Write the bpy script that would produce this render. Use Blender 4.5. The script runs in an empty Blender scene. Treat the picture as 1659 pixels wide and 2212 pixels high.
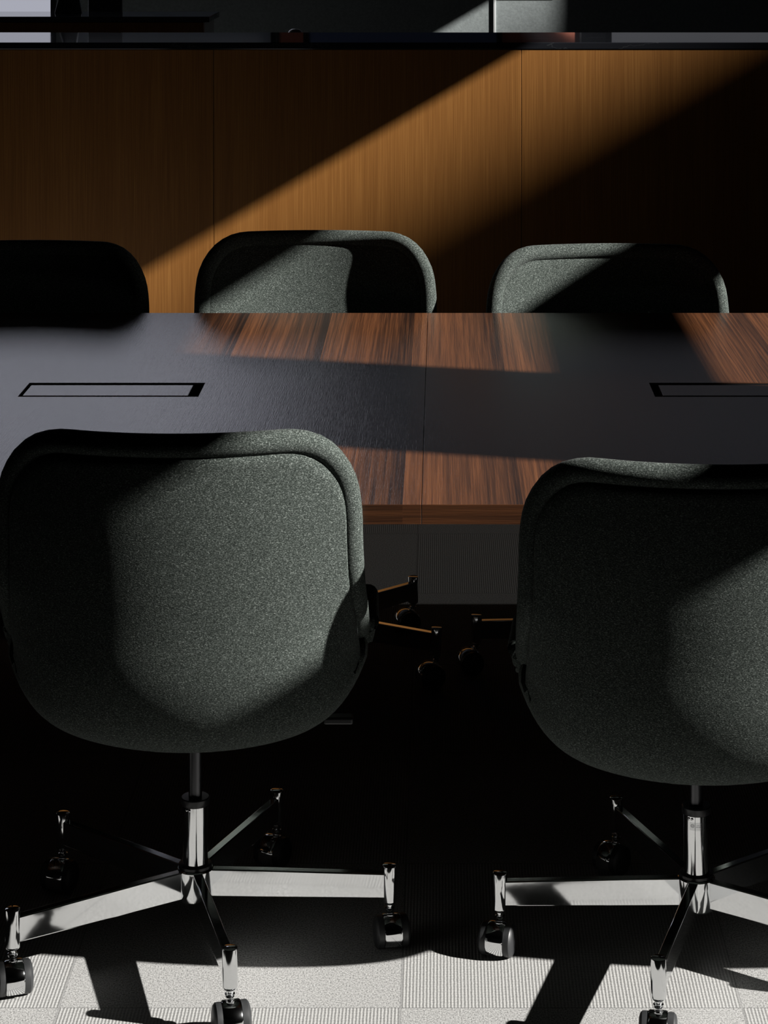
import bpy, bmesh, math, random
from mathutils import Vector, Matrix
random.seed(4)
C = bpy.context.scene.collection
PI = math.pi

# ------------------------------------------------------------------ camera, world, sun, exposure
H = 1.619            # eye height; camera at (0,0,H), looks along +Y, shifted lens
F_PX = 4925.0
cam_d = bpy.data.cameras.new('camera')
cam = bpy.data.objects.new('camera', cam_d)
C.objects.link(cam)
cam.location = (0, 0, H)
cam.rotation_euler = (PI/2, 0, 0)
cam_d.sensor_fit = 'AUTO'
cam_d.sensor_width = 36
cam_d.lens = F_PX/2212*36
cam_d.shift_x = -(953-829.5)/2212
cam_d.shift_y = -(1106+213)/2212
cam_d.clip_start = .05
bpy.context.scene.camera = cam

w = bpy.data.worlds.new('world'); bpy.context.scene.world = w
w.use_nodes = True
w.node_tree.nodes['Background'].inputs[0].default_value = (.55, .62, .75, 1)
w.node_tree.nodes['Background'].inputs[1].default_value = .03

SX, SY, SZ = 1.0, -.266, .59      # direction towards the sun
sun_d = bpy.data.lights.new('sun', 'SUN'); sun_d.energy = 13.5; sun_d.angle = math.radians(.6)
sun_d.color = (1, .97, .93)
sun = bpy.data.objects.new('sun', sun_d); C.objects.link(sun)
sun.rotation_euler = Vector((SX, SY, SZ)).to_track_quat('Z', 'Y').to_euler()
sun.location = (8, -2, 5)

vs = bpy.context.scene.view_settings
bpy.context.scene.display_settings.display_device = 'sRGB'
vs.view_transform = 'Standard'; vs.look = 'None'; vs.exposure = 0; vs.gamma = 1; vs.use_curve_mapping = False
bpy.context.scene.cycles.sample_clamp_indirect = 3.0

# ------------------------------------------------------------------ materials
def new_mat(name):
    m = bpy.data.materials.new(name); m.use_nodes = True
    nt = m.node_tree
    return m, nt, nt.nodes['Principled BSDF']
def nd(nt, t, **k):
    n = nt.nodes.new(t)
    for a, b in k.items(): setattr(n, a, b)
    return n
def simple(name, col, rough=.5, metal=0, spec=.5, coat=0):
    m, nt, p = new_mat(name)
    p.inputs['Base Color'].default_value = (*col, 1)
    p.inputs['Roughness'].default_value = rough
    p.inputs['Metallic'].default_value = metal
    p.inputs['Specular IOR Level'].default_value = spec
    p.inputs['Coat Weight'].default_value = coat
    return m
def mth(nt, op, a, b=None, c=None):
    n = nd(nt, 'ShaderNodeMath', operation=op)
    for i, v in enumerate((a, b, c)):
        if v is None: continue
        if isinstance(v, (int, float)): n.inputs[i].default_value = v
        else: nt.links.new(v, n.inputs[i])
    return n.outputs[0]
def ramp(nt, fac, stops):
    r = nd(nt, 'ShaderNodeValToRGB')
    while len(r.color_ramp.elements) < len(stops): r.color_ramp.elements.new(.5)
    for e, (p_, c) in zip(r.color_ramp.elements, stops):
        e.position = p_; e.color = (*c, 1)
    nt.links.new(fac, r.inputs[0]); return r.outputs[0]
def mixc(nt, fac, a, b, mode='MIX'):
    n = nd(nt, 'ShaderNodeMix', data_type='RGBA', blend_type=mode)
    if isinstance(fac, (int, float)): n.inputs[0].default_value = fac
    else: nt.links.new(fac, n.inputs[0])
    for i, v in ((6, a), (7, b)):
        if isinstance(v, tuple): n.inputs[i].default_value = (*v, 1)
        else: nt.links.new(v, n.inputs[i])
    return n.outputs[2]
def coords(nt, scale=(1, 1, 1), kind='Object'):
    tc = nd(nt, 'ShaderNodeTexCoord'); mp = nd(nt, 'ShaderNodeMapping')
    mp.inputs['Scale'].default_value = scale
    nt.links.new(tc.outputs[kind], mp.inputs[0]); return mp.outputs[0]
def noise(nt, vec, scale=5, detail=2, rough=.5):
    n = nd(nt, 'ShaderNodeTexNoise'); n.inputs['Scale'].default_value = scale
    n.inputs['Detail'].default_value = detail; n.inputs['Roughness'].default_value = rough
    nt.links.new(vec, n.inputs['Vector']); return n.outputs['Fac']
def bump(nt, p, h, strength, dist):
    b = nd(nt, 'ShaderNodeBump'); b.inputs['Strength'].default_value = strength
    b.inputs['Distance'].default_value = dist
    nt.links.new(h, b.inputs['Height']); nt.links.new(b.outputs[0], p.inputs['Normal'])

def fabric_mat():
    m, nt, p = new_mat('melange_wool')
    v = coords(nt, (1, 1, 1.7))
    n1 = noise(nt, v, 430, 2, .6)
    n2 = noise(nt, coords(nt, (.6, .6, 2.4)), 620, 1, .5)
    s = mth(nt, 'ADD', mth(nt, 'MULTIPLY', n1, .6), mth(nt, 'MULTIPLY', n2, .4))
    col = ramp(nt, s, [(.36, (.012, .015, .013)), (.5, (.036, .044, .039)), (.60, (.10, .115, .105)), (.70, (.26, .285, .265))])
    nt.links.new(col, p.inputs['Base Color'])
    p.inputs['Roughness'].default_value = .95
    p.inputs['Specular IOR Level'].default_value = .12
    p.inputs['Sheen Weight'].default_value = .03
    p.inputs['Sheen Roughness'].default_value = .5
    bump(nt, p, s, .3, .0012)
    return m
def carpet_mat():
    m, nt, p = new_mat('carpet_tiles')
    tc = nd(nt, 'ShaderNodeTexCoord'); sp = nd(nt, 'ShaderNodeSeparateXYZ')
    nt.links.new(tc.outputs['Object'], sp.inputs[0])
    ux = mth(nt, 'DIVIDE', mth(nt, 'ADD', sp.outputs[0], .0595), .5)
    uy = mth(nt, 'DIVIDE', mth(nt, 'SUBTRACT', sp.outputs[1], 3.336), .5)
    par = mth(nt, 'FLOORED_MODULO', mth(nt, 'ADD', mth(nt, 'FLOOR', ux), mth(nt, 'FLOOR', uy)), 2)   # 0 ribbed, 1 felt
    ribbed = mth(nt, 'SUBTRACT', 1, par)
    wob = noise(nt, coords(nt, (1, 1, 1)), 120, 2)
    ph = mth(nt, 'ADD', mth(nt, 'MULTIPLY', sp.outputs[0], 2*PI/.0051), mth(nt, 'MULTIPLY', wob, 1.6))
    rib = mth(nt, 'MULTIPLY_ADD', mth(nt, 'SINE', ph), .5, .5)
    beads = mth(nt, 'MULTIPLY_ADD', mth(nt, 'SINE', mth(nt, 'ADD', mth(nt, 'MULTIPLY', sp.outputs[1], 2*PI/.008), mth(nt, 'MULTIPLY', wob, 9))), .5, .5)
    ribh = mth(nt, 'ADD', mth(nt, 'MULTIPLY', rib, .75), mth(nt, 'MULTIPLY', beads, .25))
    fine = noise(nt, coords(nt, (1, .7, 1)), 420, 3, .65)
    mid = noise(nt, coords(nt, (1, 1, 1)), 90, 3, .6)
    feltc = ramp(nt, fine, [(.33, (.085, .085, .083)), (.47, (.235, .235, .23)), (.66, (.39, .39, .38))])
    ribc = ramp(nt, ribh, [(.0, (.14, .14, .137)), (.45, (.245, .245, .24)), (1, (.36, .36, .35))])
    ribc = mixc(nt, .35, ribc, feltc)
    col = mixc(nt, ribbed, feltc, ribc)
    col = mixc(nt, mth(nt, 'MULTIPLY', mth(nt, 'SUBTRACT', mid, .35), .5), col, (.30, .30, .29))
    ex = mth(nt, 'PINGPONG', ux, .5); ey = mth(nt, 'PINGPONG', uy, .5)
    seam = mth(nt, 'LESS_THAN', mth(nt, 'MINIMUM', ex, ey), .0025)
    col = mixc(nt, mth(nt, 'MULTIPLY', seam, .5), col, (.1, .1, .1))
    nt.links.new(col, p.inputs['Base Color'])
    p.inputs['Roughness'].default_value = 1; p.inputs['Specular IOR Level'].default_value = .05
    hgt = mth(nt, 'ADD', mth(nt, 'MULTIPLY', mth(nt, 'MULTIPLY', rib, ribbed), .8), mth(nt, 'MULTIPLY', fine, .5))
    bump(nt, p, hgt, .4, .0015)
    return m
def table_wood(name='striped_veneer', along='y'):
    m, nt, p = new_mat(name)
    tc = nd(nt, 'ShaderNodeTexCoord'); sp = nd(nt, 'ShaderNodeSeparateXYZ')
    nt.links.new(tc.outputs['Object'], sp.inputs[0])
    X = sp.outputs[0]
    if along == 'y':
        cell = mth(nt, 'FLOOR', mth(nt, 'DIVIDE', mth(nt, 'ADD', X, .028), .178))
        sc = (1, .009, 1)
    else:
        cell = mth(nt, 'FLOOR', mth(nt, 'DIVIDE', mth(nt, 'ADD', X, .028), 5))
        sc = (.012, 1, 1.2)
    wn = nd(nt, 'ShaderNodeTexWhiteNoise', noise_dimensions='1D'); nt.links.new(cell, wn.inputs['W'])
    # shift the grain per leaf
    mp = nd(nt, 'ShaderNodeMapping'); mp.inputs['Scale'].default_value = sc
    cb = nd(nt, 'ShaderNodeCombineXYZ'); nt.links.new(mth(nt, 'MULTIPLY', wn.outputs['Value'], 7), cb.inputs[2])
    nt.links.new(tc.outputs['Object'], mp.inputs[0]); nt.links.new(cb.outputs[0], mp.inputs['Location'])
    v = mp.outputs[0]
    broad = noise(nt, v, 26, 2, .5)
    fine = noise(nt, v, 210, 3, .7)
    # growth within a leaf: dark on one side, red-brown on the other
    fr = mth(nt, 'FRACT', mth(nt, 'DIVIDE', mth(nt, 'ADD', X, .028), .178))
    s = mth(nt, 'ADD', mth(nt, 'MULTIPLY', broad, .24), mth(nt, 'MULTIPLY', fine, .76))
    s = mth(nt, 'ADD', s, mth(nt, 'MULTIPLY', mth(nt, 'SUBTRACT', wn.outputs['Value'], .5), .05))
    if along == 'y': s = mth(nt, 'ADD', s, mth(nt, 'MULTIPLY', mth(nt, 'SUBTRACT', .05, mth(nt, 'MULTIPLY', mth(nt, 'POWER', fr, 3.2), .55)), .42))
    col = ramp(nt, s, [(.26, (.014, .007, .005)), (.43, (.052, .021, .010)), (.55, (.095, .036, .015)), (.74, (.150, .060, .024))])
    if along == 'x': col = mixc(nt, .55, col, (.018, .007, .003))
    pores = noise(nt, coords(nt, (1, .035, 1) if along == 'y' else (.035, 1, 1)), 700, 2)
    nt.links.new(col, p.inputs['Base Color'])
    p.inputs['Roughness'].default_value = .27
    p.inputs['Specular IOR Level'].default_value = .7
    bump(nt, p, mth(nt, 'ADD', fine, mth(nt, 'MULTIPLY', pores, 2)), .35, .0006)
    return m
def veneer_mat():
    m, nt, p = new_mat('teak_veneer')
    fine = noise(nt, coords(nt, (1, 1, .008)), 420, 3, .7)
    broad = noise(nt, coords(nt, (1, 1, .02)), 22, 3, .6)
    s = mth(nt, 'ADD', mth(nt, 'MULTIPLY', fine, .75), mth(nt, 'MULTIPLY', broad, .25))
    col = ramp(nt, s, [(.30, (.17, .066, .013)), (.5, (.235, .097, .021)), (.70, (.32, .145, .036))])
    nt.links.new(col, p.inputs['Base Color'])
    p.inputs['Roughness'].default_value = .5; p.inputs['Specular IOR Level'].default_value = .3
    bump(nt, p, fine, .15, .0006)
    return m
def stone_mat():
    m, nt, p = new_mat('polished_black_stone')
    n = noise(nt, coords(nt, (.5, 1, 1)), 2.5, 6, .65)
    band = mth(nt, 'ABSOLUTE', mth(nt, 'SUBTRACT', n, .5))
    col = ramp(nt, band, [(0, (.03, .033, .036)), (.004, (.012, .013, .016)), (1, (.008, .008, .010))])
    nt.links.new(col, p.inputs['Base Color'])
    p.inputs['Roughness'].default_value = .06
    return m
def wallfab_mat(name, c, sc=60):
    m, nt, p = new_mat(name)
    n = noise(nt, coords(nt), sc, 4, .6)
    col = ramp(nt, n, [(.3, tuple(x*.85 for x in c)), (.7, tuple(x*1.12 for x in c))])
    nt.links.new(col, p.inputs['Base Color']); p.inputs['Roughness'].default_value = .9
    bump(nt, p, n, .2, .002)
    return m
def emit_mat(name, c, s, vary=0):
    m, nt, p = new_mat(name)
    p.inputs['Base Color'].default_value = (.05, .05, .05, 1)
    p.inputs['Emission Color'].default_value = (*c, 1)
    p.inputs['Emission Strength'].default_value = s
    return m
def chrome_mat():
    m, nt, p = new_mat('polished_chrome')
    p.inputs['Base Color'].default_value = (.80, .81, .82, 1)
    p.inputs['Metallic'].default_value = 1
    n = noise(nt, coords(nt, (1, 1, 1)), 18, 3, .6)
    rr = mth(nt, 'MULTIPLY_ADD', n, .10, .025)
    nt.links.new(rr, p.inputs['Roughness'])
    bump(nt, p, n, .05, .002)
    return m

FAB = fabric_mat(); CARPET = carpet_mat(); WOOD = table_wood(); EDGEW = table_wood('striped_veneer_edge', 'x')
VEN = veneer_mat(); STONE = stone_mat(); CHROME = chrome_mat()
PISTON = simple('brushed_steel', (.10, .10, .105), .35, 1)
BLACK = simple('black_plastic', (.012, .012, .013), .35)
WHEEL = simple('black_wheel', (.02, .021, .022), .45)
PLINTH = simple('dark_plinth', (.02, .015, .012), .6)
WALLG = wallfab_mat('grey_wall_cloth', (.26, .29, .29), 90)
WALLD = simple('dark_wall_paint', (.035, .033, .032), .9)
CEIL = simple('dark_ceiling', (.04, .04, .04), .9)
SEAM = simple('pale_seam', (.5, .52, .52), .6)
FRAMEM = simple('window_frame_metal', (.05, .05, .055), .4, .5)
PANE = emit_mat('daylit_frosted_pane', (.84, .86, 1.0), 1.3)
DAYLOW = emit_mat('daylit_obscured_pane', (.84, .86, 1.0), .45)
RED = simple('red_brown_panel', (.62, .2, .13), .6)
NAVY = simple('navy_panel', (.2, .27, .52), .6)
SLATE = simple('slate_panel', (.40, .46, .56), .6)
GREYP = simple('pale_grey_panel', (.8, .8, .84), .6)
STICK = simple('silver_sticker', (.62, .63, .64), .14, 1)
INK = simple('grey_ink', (.16, .165, .175), .25, 1)
PEB = simple('warm_grey_ceramic', (.22, .21, .2), .4)

# ------------------------------------------------------------------ mesh helpers
def box(bm, x0, x1, y0, y1, z0, z1):
    vs_ = [bm.verts.new((x, y, z)) for z in (z0, z1) for y in (y0, y1) for x in (x0, x1)]
    for f in ((0, 2, 3, 1), (4, 5, 7, 6), (0, 1, 5, 4), (2, 6, 7, 3), (0, 4, 6, 2), (1, 3, 7, 5)):
        bm.faces.new([vs_[i] for i in f])
    return vs_
def lathe(bm, prof, n=40, M=None, cap=True):
    """prof: list of (r,z) bottom to top"""
    rings = []
    for r, z in prof:
        ring = []
        for i in range(n):
            a = 2*PI*i/n
            p = Vector((r*math.cos(a), r*math.sin(a), z))
            ring.append(bm.verts.new(M @ p if M else p))
        rings.append(ring)
    for a, b in zip(rings, rings[1:]):
        for i in range(n):
            bm.faces.new((a[i], a[(i+1) % n], b[(i+1) % n], b[i]))
    if cap:
        bm.faces.new(list(reversed(rings[0]))); bm.faces.new(rings[-1])
def mesh_obj(name, bm, mat, parent=None, smooth=True, bevel=0, seg=2, loc=None):
    bmesh.ops.recalc_face_normals(bm, faces=bm.faces)
    me = bpy.data.meshes.new(name); bm.to_mesh(me); bm.free()
    me.materials.append(mat)
    o = bpy.data.objects.new(name, me); C.objects.link(o)
    if parent: o.parent = parent
    if loc: o.location = loc
    if bevel:
        b = o.modifiers.new('bevel', 'BEVEL'); b.width = bevel; b.segments = seg; b.limit_method = 'ANGLE'
    if smooth:
        for pl in me.polygons: pl.use_smooth = True
        try: me.set_sharp_from_angle(angle=math.radians(38))
        except Exception: pass
    return o
def boxo(name, dims, mat, parent=None, bevel=.0, seg=2):
    bm = bmesh.new(); box(bm, *dims); return mesh_obj(name, bm, mat, parent, False, bevel, seg)
def struct(o): o['kind'] = 'structure'; return o
def tag(o, label, cat, group=None):
    o['label'] = label; o['category'] = cat
    if group: o['group'] = group
    return o
def empty(name, loc=(0, 0, 0), rz=0):
    o = bpy.data.objects.new(name, None); C.objects.link(o); o.empty_display_size = .1
    o.location = loc; o.rotation_euler = (0, 0, rz); return o

# ------------------------------------------------------------------ room
DW = 6.98      # credenza front
DB = 10.54     # back wall
ZC = 1.187     # counter height
XR = 3.2       # window wall on the right
struct(boxo('floor', (-6, XR+.2, -3, DB+.2, -.1, 0), CARPET))
struct(boxo('ceiling', (-6, XR+.3, -3, DB+.2, 3.1, 3.2), CEIL))
struct(boxo('wall_left', (-6.1, -6, -3, DB+.2, 0, 3.1), WALLD))
struct(boxo('wall_front', (-6, XR, -3.1, -3, 0, 3.1), WALLD))

def wall_with_holes(name, axis_pos, thick, a0, a1, z0, z1, holes, mat, axis='x'):
    """a solid wall in the plane x=axis_pos or y=axis_pos with rectangular openings (a0,a1,z0,z1)"""
    as_ = sorted({a0, a1, *[h[0] for h in holes], *[h[1] for h in holes]})
    zs = sorted({z0, z1, *[h[2] for h in holes], *[h[3] for h in holes]})
    bm = bmesh.new()
    for i in range(len(as_)-1):
        for j in range(len(zs)-1):
            ca, cz = (as_[i]+as_[i+1])/2, (zs[j]+zs[j+1])/2
            if any(h[0] < ca < h[1] and h[2] < cz < h[3] for h in holes): continue
            if axis == 'x': box(bm, axis_pos, axis_pos+thick, as_[i], as_[i+1], zs[j], zs[j+1])
            else: box(bm, as_[i], as_[i+1], axis_pos, axis_pos+thick, zs[j], zs[j+1])
    bmesh.ops.remove_doubles(bm, verts=bm.verts, dist=1e-5)
    return struct(mesh_obj(name, bm, mat, None, False))
def zw(c1): return c1+SZ*XR
def yw(c2): return c2+SY*XR
HEAD, BAR1, BAR0 = zw(1.03), zw(.615), zw(.43)
Y1, Y2, Y3, Y4 = yw(3.666), yw(4.350), yw(5.75), yw(10.68)
Y0 = yw(2.1)
YB = yw(2.88); YBL = yw(6.5)
holes = [(YB, Y1, zw(-.38), BAR0), (YB, Y1, BAR1, HEAD),
         (Y2, YBL, zw(-.25), zw(.30)), (Y2, Y3, zw(.301), BAR0), (Y2, Y3, BAR1, HEAD), (Y3, Y4, zw(.25), HEAD)]
wall_with_holes('wall_right', XR, .02, -3, DB+.2, 0, 3.1, holes, WALLD)

struct(boxo('wall_sun_block', (34, 38, 6.4-.266*34, 6, 0, .77+.59*34), WALLD))      # added unseen block, placed to cut and soften the low sun
# blind added out of view: leaks a little sun onto the far floor
m_, nt_, p_ = new_mat('added_weave')
tr = nd(nt_, 'ShaderNodeBsdfTransparent'); mx = nd(nt_, 'ShaderNodeMixShader'); mx.inputs[0].default_value = .974
p_.inputs['Base Color'].default_value = (.05, .05, .05, 1)
nt_.links.new(tr.outputs[0], mx.inputs[1]); nt_.links.new(p_.outputs[0], mx.inputs[2])
nt_.links.new(mx.outputs[0], nt_.nodes['Material Output'].inputs[0])
rb = empty('added_blind', (XR+.01, (Y2+YBL)/2, 1.4)); tag(rb, 'added, unseen open-weave blind in the lower part of the far right-hand window', 'blind')
bm = bmesh.new(); yy = (YBL-Y2)/2
vq = [bm.verts.new(q) for q in ((0, -yy, zw(-.25)-1.4), (0, yy, zw(-.25)-1.4), (0, yy, zw(.30)-1.4), (0, -yy, zw(.30)-1.4))]; bm.faces.new(vq)
mesh_obj('cloth', bm, m_, rb, False)
bm = bmesh.new(); box(bm, -.006, .006, -yy, yy, zw(-.25)-1.4-.01, zw(-.25)-1.4+.01); mesh_obj('bottom_bar', bm, BLACK, rb, False)
# back wall with a tall daylit window on the left
wx0, wx1 = -5.6, -.80
bk = wall_with_holes('wall_back', DB, .12, -6, XR, 0, 3.1, [(-5.6, -1.78, .75, 2.85), (-1.78, wx1, 1.52, 2.85), (-.62, 3.1, 1.52, 2.85), (.76, 3.1, 1.22, 1.49)], WALLG, 'y')
def glow_window(name, x0, x1, z0, z1, n):
    r = struct(empty(name, ((x0+x1)/2, DB+.05, z0)))
    cx, z = (x0+x1)/2, z0
    zm = (1.50-z if z < 1 else 0)
    if zm > .1:
        bm = bmesh.new(); box(bm, x0-cx+.03, x1-cx-.03, .02, .03, .03, zm); mesh_obj('pane', bm, DAYLOW, r, False)
    bm = bmesh.new(); box(bm, x0-cx+.03, x1-cx-.03, .02, .03, zm+.03, z1-z-.03); mesh_obj('pane', bm, PANE, r, False)
    bm = bmesh.new()
    box(bm, x0-cx, x1-cx, -.03, .05, 0, .03); box(bm, x0-cx, x1-cx, -.03, .05, z1-z-.03, z1-z); box(bm, x0-cx+.001, x1-cx-.001, -.03, .05, zm, zm+.03)
    for i in range(n+1):
        xx = x0-cx+(x1-x0-.03)*i/n; box(bm, xx, xx+.03, -.028, .048, .03, z1-z-.03)
    mesh_obj('window_frame', bm, FRAMEM, r, False)
glow_window('window_1', -5.6, -1.78, .75, 2.85, 3)
glow_window('window_2', -1.78, wx1, 1.52, 2.85, 1)
PANE = emit_mat('sheen_glow_pane', (.84, .86, 1.0), .11)
glow_window('sheen_glow', -.62, 3.1, 1.52, 2.85, 4)  # unseen glowing panes, added to lift the sheen on the table's right
xs = (1068-953)*DB/F_PX
struct(boxo('trim_1', (xs-.006, xs+.006, DB-.006, DB, 0, 3.1), SEAM, None, .002))
struct(boxo('baseboard_back', (-6, XR, DB-.012, DB-.001, 0, .1), PLINTH))

# unseen panels added on the back wall to colour the polished counter's reflections
def reflection_panel(name, label, cat, px0, px1, z0, z1, mat, group=None):
    x0, x1 = (px0-953)*DB/F_PX, (px1-953)*DB/F_PX
    r = empty(name, ((x0+x1)/2, DB-.01, z0)); hw = (x1-x0)/2; hh = z1-z0
    tag(r, label, cat, group)
    bm = bmesh.new(); box(bm, -hw+.008, hw-.008, -.02, -.002, .008, hh-.008); mesh_obj('board', bm, mat, r, False)
    bm = bmesh.new()
    box(bm, -hw, hw, -.026, 0, 0, .008); box(bm, -hw, hw, -.026, 0, hh-.008, hh)
    box(bm, -hw, -hw+.008, -.026, 0, .008, hh-.008); box(bm, hw-.008, hw, -.026, 0, .008, hh-.008)
    mesh_obj('frame', bm, FRAMEM, r, False)
reflection_panel('reflection_panel', 'long slate-grey added panel mirrored in the long counter top, left of the red-brown panels', 'panel', 165, 590, 1.24, 1.505, SLATE)
reflection_panel('reflection_panel', 'narrow red-brown added panel mirrored in the long counter top, just left of the navy panel', 'panel', 600, 660, 1.24, 1.75, RED)
reflection_panel('reflection_panel', 'wide navy added panel mirrored in the long counter top, between two red-brown panels', 'panel', 664, 1076, 1.26, 1.75, NAVY)
reflection_panel('reflection_panel', 'broad red-brown added panel mirrored in the long counter top, right of the navy panel', 'panel', 1080, 1255, 1.24, 1.75, RED)
PANE = emit_mat('counter_glow_pane', (.85, .87, .95), .085)
glow_window('counter_glow', .76, 3.1, 1.22, 1.49, 3)  # glowing strip added out of view to brighten the counter top's right reflection

# ------------------------------------------------------------------ the long counter
def counter(name, label, x0, x1, y0, y1, joints, ov=.02, th=.0212):
    r = empty(name, ((x0+x1)/2, (y0+y1)/2, 0)); tag(r, label, 'counter')
    cx, cy = (x0+x1)/2, (y0+y1)/2
    def B(n, a, b, c, d, e, f, m, bev=0):
        bm = bmesh.new(); box(bm, a-cx, b-cx, c-cy, d-cy, e, f); return mesh_obj(n, bm, m, r, False, bev)
    B('body', x0+ov, x1-ov, y0+.024, y1-ov, .08, ZC-th, PLINTH)
    B('plinth', x0+.06, x1-.06, y0+.09, y1-.05, 0, .08, PLINTH)
    B('worktop', x0, x1, y0, y1, ZC-th, ZC, STONE, .002)
    js = [x0+ov]+[j for j in joints]+[x1-ov]
    for a, b in zip(js, js[1:]):
        B('door_panel', a+.0008, b-.0008, y0+.002, y0+.022, .085, ZC-th-.001, VEN, .0006)
    return r
sp_ = (1126-463)*(DW+.02)/F_PX; j0 = (463-953)*(DW+.02)/F_PX
counter('credenza', 'long teak-veneered counter with polished black stone top, running the full width behind the chairs',
        j0-sp_*3, j0+sp_*4, DW, .432*F_PX/(70+213), [j0+sp_*i for i in range(-2, 4)])
xe = (452-953)*8.545/F_PX
counter('side_counter', 'shorter dark counter with stone top at upper left, behind the long counter',
        xe-2.4, xe, 8.545, 8.94, [xe-.9-.02, xe-1.8])

# small things on / behind the counters
def stand():
    r = empty('tablet_stand', ((153-953)*8.86/F_PX, 8.84, ZC)); tag(r, 'black wedge-shaped tablet stand at upper left, on the shorter counter', 'stand')
    bm = bmesh.new()
    a = [(-.055, -.03, 0), (.05, -.03, 0), (.018, .03, .13), (-.03, .03, .13)]
    v1 = [bm.verts.new(q) for q in a]; v2 = [bm.verts.new((q[0], q[1]+.02, q[2])) for q in a]
    bm.faces.new(v1); bm.faces.new(list(reversed(v2)))
    for i in range(4): bm.faces.new((v1[i], v2[i], v2[(i+1) % 4], v1[(i+1) % 4]))
    mesh_obj('screen', bm, BLACK, r, False, .002)
    bm = bmesh.new(); box(bm, -.02, .02, .0, .06, 0, .006); mesh_obj('foot', bm, BLACK, r, False, .001)
stand()
r = empty('monitor', ((228-953)*9.4/F_PX, 9.4, .75)); tag(r, 'dark rectangular monitor at upper left, beyond the shorter counter', 'monitor')
bm = bmesh.new(); box(bm, -.07, .07, -.012, .012, .12, .62); mesh_obj('screen', bm, simple('dim_screen', (.03, .032, .035), .4), r, False, .004)
bm = bmesh.new(); box(bm, -.015, .015, -.01, .02, 0, .14); mesh_obj('neck', bm, BLACK, r, False, .002)
bm = bmesh.new(); box(bm, -.08, .08, -.06, .06, -.008, 0); mesh_obj('foot', bm, BLACK, r, False, .002)
d = empty('desk', ((228-953)*9.4/F_PX-.5, 9.4, 0)); tag(d, 'dark desk hidden behind the shorter counter, carrying the monitor', 'desk')
bm = bmesh.new(); box(bm, -.8, .8, -.3, .3, .715, .742); mesh_obj('desktop', bm, PLINTH, d, False, .002)
for sx in (-.75, .72):
    for sy in (-.27, .24):
        bm = bmesh.new(); box(bm, sx, sx+.03, sy, sy+.03, 0, .715); mesh_obj('leg', bm, BLACK, d, False)
# rounded grey stool back peeping over the rear of the long counter
xx = (638-953)*7.9/F_PX
zt = H-(62+213)*7.9/F_PX
st = empty('counter_stool', (xx, 7.9, 0)); tag(st, 'grey stool whose small rounded back just peeps over the long counter', 'stool')
bm = bmesh.new(); lathe(bm, [(.001, zt), (.012, zt-.001), (.021, zt-.006), (.026, zt-.014), (.028, zt-.03), (.028, .8), (.02, .78)][::-1], 32); mesh_obj('back_post', bm, PEB, st)
bm = bmesh.new(); lathe(bm, [(.16, .74), (.18, .75), (.18, .775), (.16, .785)], 40); mesh_obj('seat', bm, PEB, st)
bm = bmesh.new(); lathe(bm, [(.2, 0), (.2, .012), (.03, .03), (.025, .74)], 40); mesh_obj('pedestal', bm, BLACK, st)

# ------------------------------------------------------------------ conference table
ZT = .73
A = H-ZT
YN, YF = A*F_PX/(1090+213), A*F_PX/(676+213)
TH = 43*YN/F_PX
XS = -.029
tab = empty('conference_table', (XS, (YN+YF)/2, 0))
tag(tab, 'long conference table in dark striped wood veneer, between the two rows of chairs', 'table')
tcy = (YN+YF)/2
inl = [(-.407-.324, -.407), (.413, .413+.324)]      # relative to the seam
iy0, iy1 = A*F_PX/(857+213)-tcy, A*F_PX/(827+213)-tcy
def leaf(side):
    # slab with a real rectangular cut-out for the power box, built from blocks
    x0, x1 = (-2.3, -.0005) if side < 0 else (.0005, 2.3)
    hx0, hx1 = inl[0] if side < 0 else inl[1]
    xs_ = sorted([x0, hx0, hx1, x1]); ys_ = [YN-tcy, iy0, iy1, YF-tcy]
    bm = bmesh.new(); z0, z1 = ZT-TH, ZT
    V = {}
    def v(i, j, z):
        if (i, j, z) not in V: V[(i, j, z)] = bm.verts.new((xs_[i], ys_[j], z))
        return V[(i, j, z)]
    for i in range(3):
        for j in range(3):
            if i == 1 and j == 1: continue
            bm.faces.new((v(i, j, z1), v(i+1, j, z1), v(i+1, j+1, z1), v(i, j+1, z1)))
            bm.faces.new((v(i, j, z0), v(i, j+1, z0), v(i+1, j+1, z0), v(i+1, j, z0)))
    for i in range(3):
        for j in (0, 3): bm.faces.new((v(i, j, z0), v(i+1, j, z0), v(i+1, j, z1), v(i, j, z1)))
        for j2 in (0, 3): bm.faces.new((v(j2, i, z0), v(j2, i+1, z0), v(j2, i+1, z1), v(j2, i, z1)))
    for a, b in (((1, 1), (2, 1)), ((2, 1), (2, 2)), ((2, 2), (1, 2)), ((1, 2), (1, 1))):
        bm.faces.new((v(*a, z0), v(*b, z0), v(*b, z1), v(*a, z1)))
    bmesh.ops.recalc_face_normals(bm, faces=bm.faces)
    o = mesh_obj('tabletop_leaf', bm, WOOD, tab, False, .0004, 1)
    # lipping along the near and far edges
    o.data.materials.append(EDGEW)
    for pl in o.data.polygons:
        if abs(pl.normal.y) > .9: pl.material_index = 1
    return o
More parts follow.
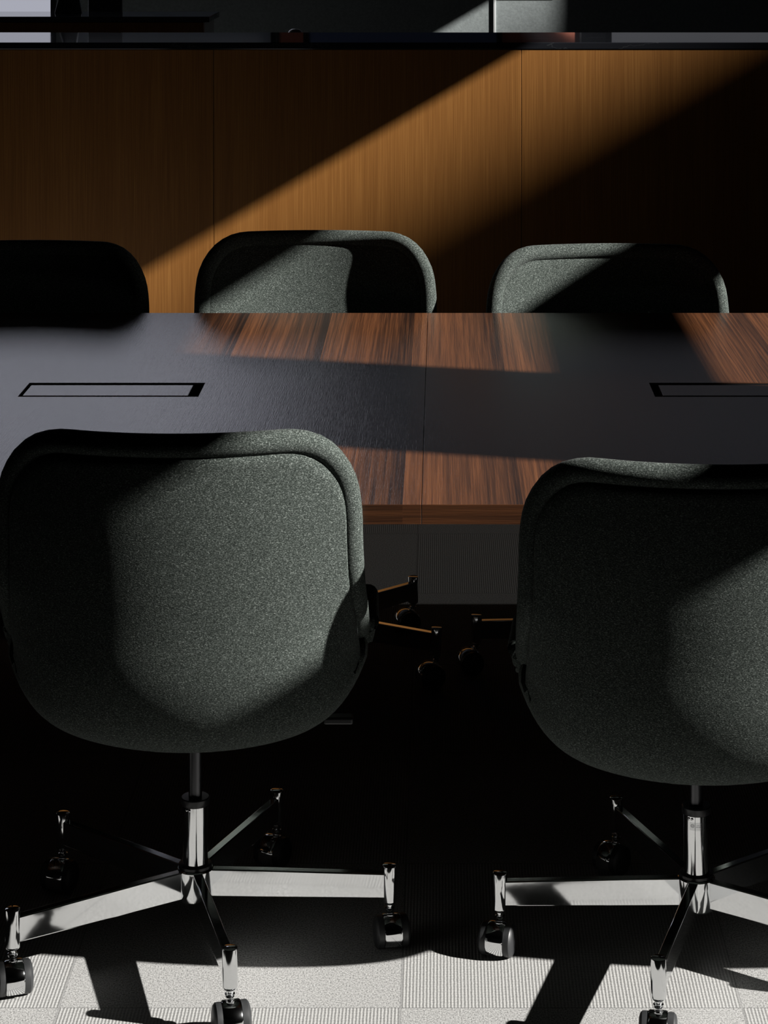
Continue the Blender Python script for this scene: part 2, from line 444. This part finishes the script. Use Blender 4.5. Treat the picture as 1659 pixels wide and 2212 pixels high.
for s_ in (-1, 1):
    leaf(s_)
    hx0, hx1 = inl[0] if s_ < 0 else inl[1]
    bm = bmesh.new()       # black tray
    box(bm, hx0-.002, hx1+.002, iy0-.002, iy1+.002, .66, .664)
    for q in ((hx0-.002, hx0+.0005, iy0, iy1), (hx1-.0005, hx1+.002, iy0, iy1), (hx0, hx1, iy0-.002, iy0+.0005), (hx0, hx1, iy1-.0005, iy1+.002)):
        box(bm, *q, .66, ZT-.0012)
    mesh_obj('power_box', bm, BLACK, tab, False)
    bm = bmesh.new()
    g0, g1 = (.006, .0195) if s_ < 0 else (.0155, .006)
    box(bm, hx0+g0, hx1-g1, iy0+.013, iy1-.016, ZT-.013, ZT-.0008)
    mesh_obj('power_box_lid', bm, WOOD, tab, False, .0008)
bm = bmesh.new()
for yy in (-.45, .42): box(bm, -2.0, 2.0, yy, yy+.04, ZT-TH-.045, ZT-TH-.001)
mesh_obj('underframe', bm, BLACK, tab, False)
for lx in (-1.75, 1.65):
    bm = bmesh.new(); box(bm, lx, lx+.1, -.5, .5, .03, ZT-TH-.046); box(bm, lx-.1, lx+.2, -.55, .55, 0, .03)
    mesh_obj('leg', bm, BLACK, tab, False, .004)

# ------------------------------------------------------------------ swivel chairs
PROF = [(.235, .385), (.12, .358), (.0, .346), (-.08, .347), (-.150, .362), (-.205, .400), (-.237, .47), (-.255, .56),
        (-.272, .65), (-.287, .74), (-.301, .841)]
_seg = [0]
for a, b in zip(PROF, PROF[1:]): _seg.append(_seg[-1]+math.hypot(b[0]-a[0], b[1]-a[1]))
LEN = _seg[-1]
def _cr(p0, p1, p2, p3, t):
    return tuple(.5*((2*b)+(-a+c)*t+(2*a-5*b+4*c-d)*t*t+(-a+3*b-3*c+d)*t**3) for a, b, c, d in zip(p0, p1, p2, p3))
def prof(s):
    s = min(max(s, 0), LEN)
    for i in range(len(PROF)-1):
        if s <= _seg[i+1]+1e-9:
            t = (s-_seg[i])/(_seg[i+1]-_seg[i]); break
    P = [PROF[max(0, min(len(PROF)-1, i+k))] for k in (-1, 0, 1, 2)]
    return _cr(*P, t)
def lerp_tab(tab_, x):
    for (a, va), (b, vb) in zip(tab_, tab_[1:]):
        if x <= b:
            t = max(0, (x-a)/(b-a)); t = t*t*(3-2*t); return va+(vb-va)*t
    return tab_[-1][1]
ZKEY = [(0, .240), (.20*LEN, .272), (.40*LEN, .276), (.60*LEN, .263), (.84*LEN, .255), (LEN, .240)]
GKEY = [(0, .05), (.25*LEN, .13), (.45*LEN, .12), (.56*LEN, .105), (.76*LEN, .0), (LEN, 0)]
def surf(u, s):
    """u in [-1,1], s along the profile: point of the middle surface"""
    y, z = prof(s)
    y2, z2 = prof(min(s+.004, LEN)); y1, z1 = prof(max(s-.004, 0))
    ty, tz = y2-y1, z2-z1; l = math.hypot(ty, tz); ty /= l; tz /= l
    ny, nz = -tz*-1, ty*-1          # inward normal (up over the seat, forward at the back)
    ny, nz = tz, -ty
    g = lerp_tab(GKEY, s)*abs(u)**8+.059*u*u+.006*u**4
    wv = lerp_tab(ZKEY, s)
    return Vector((wv*u, y+ny*g, z+nz*g))
def surf_n(u, s):
    e = .01
    a = surf(u+e, s)-surf(u-e, s); b = surf(u, min(s+.006, LEN))-surf(u, max(s-.006, 0))
    n = a.cross(b).normalized()
    return n            # orientation fixed below
n0 = surf_n(0, LEN*.85)
SGN = 1 if n0.y > 0 else -1       # +: towards the sitter
def outline(n=160):
    """rounded rectangle in (u, s)"""
    hw, hl, rr = .245, LEN/2, .084
    pts = []
    corners = [(hw-rr, hl-rr, 0), (-(hw-rr), hl-rr, 90), (-(hw-rr), -(hl-rr), 180), (hw-rr, -(hl-rr), 270)]
    raw = []
    for cx, cy, a0 in corners:
        for k in range(13):
            a = math.radians(a0+90*k/12); raw.append((cx+rr*math.cos(a), cy+rr*math.sin(a)))
    # slight crown on the top edge
    P = [Vector((a, b)) for a, b in raw]
    per = [0]
    for i in range(len(P)): per.append(per[-1]+(P[(i+1) % len(P)]-P[i]).length)
    for k in range(n):
        t = per[-1]*k/n
        for i in range(len(P)):
            if t <= per[i+1]:
                f = (t-per[i])/(per[i+1]-per[i]) if per[i+1] > per[i] else 0
                q = P[i].lerp(P[(i+1) % len(P)], f); break
        pts.append((q.x/hw, q.y+hl-(.010*(q.x/hw)**2 if q.y > 0 else 0)*min(1, max(0, (q.y+hl)/LEN*4-3))))
    return pts
OUT = outline()
def skin(off, thick_fn, rings=26, r1=.97):
    """panel over the outline; off(r) = offset along the sitter-side normal"""
    bm = bmesh.new(); n = len(OUT); c = LEN/2
    prev = None
    cpt = surf(0, c)+SGN*surf_n(0, c)*off(0)
    cv = bm.verts.new(cpt)
    for k in range(1, rings+1):
        r = r1*(1-(1-k/rings)**1.5)
        ring = []
        for (u, s) in OUT:
            uu, ss = u*r, c+(s-c)*r
            ring.append(bm.verts.new(surf(uu, ss)+SGN*surf_n(uu, ss)*off(r/r1)))
        if prev is None:
            for i in range(n): bm.faces.new((cv, ring[i], ring[(i+1) % n]))
        else:
            for i in range(n): bm.faces.new((prev[i], prev[(i+1) % n], ring[(i+1) % n], ring[i]))
        prev = ring
    return bm
def edge_roll(rad_n=.0175, rad_o=.018):
    bm = bmesh.new(); n = len(OUT); K = 16; rings = []
    P = [surf(u*.985, LEN/2+(s-LEN/2)*.985) for u, s in OUT]
    N = [SGN*surf_n(u*.97, LEN/2+(s-LEN/2)*.97) for u, s in OUT]
    for i in range(n):
        t = (P[(i+1) % n]-P[i-1]).normalized(); nn = (N[i]-t*N[i].dot(t)).normalized(); o = t.cross(nn)
        ring = [bm.verts.new(P[i]+nn*rad_n*math.cos(2*PI*k/K)+o*rad_o*math.sin(2*PI*k/K)) for k in range(K)]
        rings.append(ring)
    for i in range(n):
        a, b = rings[i], rings[(i+1) % n]
        for k in range(K): bm.faces.new((a[k], a[(k+1) % K], b[(k+1) % K], b[k]))
    return bm
def sm(x): x = min(max(x, 0), 1); return x*x*(3-2*x)

def caster_parts(parent, M, yaw):
    """stem, hood, two wheels below the post; M = post axis placement, yaw = direction the wheel trails to"""
    T = M @ Matrix.Rotation(yaw, 4, 'Z')
    bm = bmesh.new(); lathe(bm, [(.006, .050), (.0075, .052), (.0075, .055), (.0055, .056), (.0055, .060), (.0085, .0615)], 20, M)
    mesh_obj('stem', bm, CHROME, parent)
    # local: trails along +x, axle along y, axle at (.016,0,.0235)
    ax, az, R = .014, .0245, .0242
    bm = bmesh.new(); K = 22; th = .0025; W = .0135; rows = []
    for k in range(K+1):
        a = math.radians(-38+k*(180+38+14)/K)
        row = []
        for rr in (R+.0022, R-.0008):
            for yy in (-W, -W+.002, W-.002, W):
                rq = rr-(.0012 if abs(yy) == W and rr > R else 0)
                row.append(bm.verts.new(T @ Vector((ax+rq*math.cos(a), yy, az+rq*math.sin(a)))))
        rows.append(row)
    order = [0, 1, 2, 3, 7, 6, 5, 4]
    for a, b in zip(rows, rows[1:]):
        for i in range(8):
            p, q = order[i], order[(i+1) % 8]; bm.faces.new((a[p], a[q], b[q], b[p]))
    bm.faces.new([rows[0][i] for i in order]); bm.faces.new([rows[-1][i] for i in reversed(order)])
    mesh_obj('caster_hood', bm, CHROME, parent)
    for sy in (-1, 1):
        bm = bmesh.new()
        L = Matrix.Translation((ax, sy*.0195, az)) @ Matrix.Rotation(PI/2*-sy, 4, 'X')
        lathe(bm, [(R-.002, -.0065), (R, -.0055), (R+.0003, -.001), (R, .003), (R-.003, .006), (R-.008, .0075), (.006, .0078), (.003, .0084)], 40, T @ L)
        mesh_obj('wheel', bm, WHEEL, parent)

def make_chair(name, angs, yaws, lift):
    """angs: world-local angles of the five base arms; yaws: trailing direction of each caster; lift: seat height offset"""
    t = empty(name)
    # upholstery
    def up(bm, n):
        bmesh.ops.translate(bm, verts=bm.verts, vec=(0, 0, lift)); return mesh_obj(n, bm, FAB, t)
    up(skin(lambda r: -.0150+.012*sm((r-.965)/.035)-.003*(1-r*r), None), 'back_shell')
    up(skin(lambda r: .011-.006*sm((r-.965)/.035)+.004*(1-r*r), None), 'inner_pad')
    up(edge_roll(), 'edge_roll')
    bm = bmesh.new()      # seat cushion
    n = 56; rings = []
    for (k, z) in ((.80, 0), (.93, .004), (.985, .014), (1, .026), (.985, .038), (.93, .047), (.80, .052), (.5, .056), (.2, .058)):
        ring = []
        for i in range(n):
            a = 2*PI*i/n; c, s = math.cos(a), math.sin(a)
            q = 1/(abs(c)**4+abs(s)**4)**.25
            ring.append(bm.verts.new((.17*k*q*c, .035+.175*k*q*s, .388+z+.00*s)))
        rings.append(ring)
    for a, b in zip(rings, rings[1:]):
        for i in range(n): bm.faces.new((a[i], a[(i+1) % n], b[(i+1) % n], b[i]))
    bm.faces.new(list(reversed(rings[0]))); bm.faces.new(rings[-1])
    up(bm, 'seat_cushion')
    # mechanism, lever
    bm = bmesh.new(); box(bm, -.045, .045, -.05, .09, .322+lift, .345+lift); mesh_obj('tilt_mechanism', bm, BLACK, t, False, .006)
    bm = bmesh.new(); box(bm, .045, .20, .012, .020, .330+lift, .337+lift); box(bm, .20, .246, .006, .030, .328+lift, .339+lift)
    mesh_obj('height_lever', bm, BLACK, t, False, .003)
    # column
    bm = bmesh.new(); lathe(bm, [(.0104, .20), (.0104, .325+lift)], 32); mesh_obj('piston', bm, PISTON, t)
    bm = bmesh.new(); lathe(bm, [(.0196, .112), (.0196, .212)], 48); mesh_obj('column_sleeve', bm, CHROME, t)
    bm = bmesh.new(); lathe(bm, [(.0213, .2105), (.0222, .212), (.0222, .221), (.021, .2225), (.0112, .2228)], 40); mesh_obj('collar', bm, BLACK, t)
    bm = bmesh.new(); lathe(bm, [(.024, .1125), (.026, .114), (.026, .118), (.0205, .1195)], 40); mesh_obj('lower_ring', bm, BLACK, t)
    bm = bmesh.new(); lathe(bm, [(.024, .062), (.0275, .064), (.0288, .067), (.0288, .111), (.027, .113)], 48); mesh_obj('hub', bm, CHROME, t)
    RP = .304
    for sa in (-112, -128):
        q = math.radians(sa)
        Ms = Matrix.Translation((.0194*math.cos(q), .0194*math.sin(q), .2065)) @ Matrix.Rotation(q, 4, 'Z') @ Matrix.Rotation(PI/2, 4, 'Y')
        bm = bmesh.new(); lathe(bm, [(.0022, 0), (.0022, .0008), (.0012, .0014)], 14, Ms); mesh_obj('screw', bm, CHROME, t)
    for a, yw_ in zip(angs, yaws):
        M = Matrix.Rotation(a, 4, 'Z')
        bm = bmesh.new()
        hw = .0075
        vs_ = []
        for x, z0, z1 in ((.020, .069, .1115), (.10, .0695, .1115), (RP-.006, .0715, .1095)):
            vs_.append([bm.verts.new(M @ Vector((x, y, z))) for y, z in ((-hw, z0), (hw, z0), (hw, z1), (-hw, z1))])
        for p, q in zip(vs_, vs_[1:]):
            for i in range(4): bm.faces.new((p[i], p[(i+1) % 4], q[(i+1) % 4], q[i]))
        bm.faces.new(vs_[0][::-1]); bm.faces.new(vs_[-1])
        arm = mesh_obj('base_arm', bm, CHROME, t, True, .0018, 3)
        Mp = M @ Matrix.Translation((RP, 0, 0))
        bm = bmesh.new(); lathe(bm, [(.0075, .0610), (.0105, .0635), (.0112, .066), (.0112, .1195), (.0108, .1208), (.0098, .1213)], 36, Mp)
        mesh_obj('post', bm, CHROME, arm)
        caster_parts(arm, Matrix.Translation(Mp.to_translation()), yw_)
    return t

GN, GF = 'swivel chairs on the near side of the table', 'swivel chairs on the far side of the table'
S72 = 2*PI/5
# left near chair: arms at -2.5deg and every 72
a0 = -.044
aL = [a0-k*S72 for k in range(5)]
yL = [math.radians(-78), math.radians(-76), math.radians(-72), math.radians(-104), math.radians(-116)]
ch = make_chair('swivel_chair', aL, yL, .003)
ch.location = (-.2563*1.4976, 2.3763*1.4976, 0)
tag(ch, 'grey-green upholstered swivel chair at lower left, seen from behind, its back broadly sunlit', 'chair', GN)
# right near chair
a1 = 3.168
aR = [a1+k*S72 for k in (0, 1, 2, 3, 4)]
yR = [math.radians(-103), math.radians(-94), math.radians(-90), math.radians(-90), math.radians(-128)]
c2 = make_chair('swivel_chair', [a-math.radians(-3.5) for a in aR], yR, -.033)
c2.location = (.2634*1.4976, 2.3543*1.4976, 0); c2.rotation_euler = (0, 0, math.radians(-3.5))
tag(c2, 'grey-green upholstered swivel chair at lower right, seen from behind, mostly in shadow', 'chair', GN)
# sticker on its column
def sticker(par):
    rad = .01975
    def patch(a0, a1, z0, z1, r, m, n=8, parent=None, nm='sticker'):
        bm = bmesh.new()
        lo = [bm.verts.new((r*math.cos(a0+(a1-a0)*i/n), r*math.sin(a0+(a1-a0)*i/n), z0)) for i in range(n+1)]
        hi = [bm.verts.new((r*math.cos(a0+(a1-a0)*i/n), r*math.sin(a0+(a1-a0)*i/n), z1)) for i in range(n+1)]
        for i in range(n): bm.faces.new((lo[i], lo[i+1], hi[i+1], hi[i]))
        return mesh_obj(nm, bm, m, parent)
    R_ = math.radians
    s = patch(R_(235), R_(312), .1895, .2015, rad, STICK, 12, par)
    s['label'] = 'small silver sticker with an oval emblem and tiny print'
    # oval emblem ring
    bm = bmesh.new(); n = 28; rr = rad+.0001
    A_, B_ = [], []
    for i in range(n):
        t = 2*PI*i/n
        for lst, k in ((A_, 1), (B_, .78)):
            a = R_(250)+.0030*k*math.cos(t)/rr; z = .1965+.0027*k*math.sin(t)
            lst.append(bm.verts.new((rr*math.cos(a), rr*math.sin(a), z)))
    for i in range(n): bm.faces.new((A_[i], A_[(i+1) % n], B_[(i+1) % n], B_[i]))
    mesh_obj('emblem', bm, INK, s)
    bm = bmesh.new(); z = .1965
    for k in range(3):
        a_, b_ = R_(245), R_(255)
        vv = [bm.verts.new((rr*math.cos(q), rr*math.sin(q), zz)) for q, zz in ((a_, z-.0009+k*.0009-.0002), (b_, z-.0009+k*.0009-.0002), (b_, z-.0009+k*.0009+.0002), (a_, z-.0009+k*.0009+.0002))]
        bm.faces.new(vv)
    # rows of tiny print
    for row, (za, zb) in enumerate(((.1972, .1980), (.1945, .1956))):
        for k in range(7):
            a_ = R_(267+k*4.2); b_ = R_(267+k*4.2+(2.8 if (k+row) % 3 else 1.2))
            bm.faces.new([bm.verts.new((rr*math.cos(q), rr*math.sin(q), zz)) for q, zz in ((a_, za), (b_, za), (b_, zb), (a_, zb))])
    mesh_obj('print', bm, INK, s)
sticker(c2)

# far row (turned to face the camera)
def far_chair(x, y, arm0_deg, lift, rot, label, trail):
    rz = PI+math.radians(rot)
    angs = [math.radians(arm0_deg)+k*S72-rz for k in range(5)]
    c = make_chair('swivel_chair', angs, [math.radians(tr)-rz for tr in trail], lift)
    c.location = (x, y, 0); c.rotation_euler = (0, 0, rz); tag(c, label, 'chair', GF)
    return c
far_chair(-.279, 4.846, 44.5, .022, 0, 'dark grey upholstered swivel chair across the table, middle one, diagonal sunbeam on its backrest', [200, 190, 170, 150, 205])
far_chair(.378, 4.80, 182, -.001, 3, 'dark grey upholstered swivel chair across the table, rightmost one, sunlit at its upper left', [195, 200, 190, 180, 170])
far_chair(-.915, 4.83, 30, .002, 0, 'dark grey upholstered swivel chair across the table, on the left, entirely in shadow', [200, 190, 170, 150, 205])
# the next chair of the near row, just outside the frame on the right: its shade falls on the carpet
c3 = make_chair('swivel_chair', [math.radians(20)+k*S72 for k in range(5)], [math.radians(q) for q in (-95, -100, -90, -85, -92)], .0)
c3.location = (1.20, 3.51, 0); c3.rotation_euler = (0, 0, math.radians(9))
tag(c3, 'upholstered swivel chair on the near side of the table, rightmost, outside the photo', 'chair', GN)
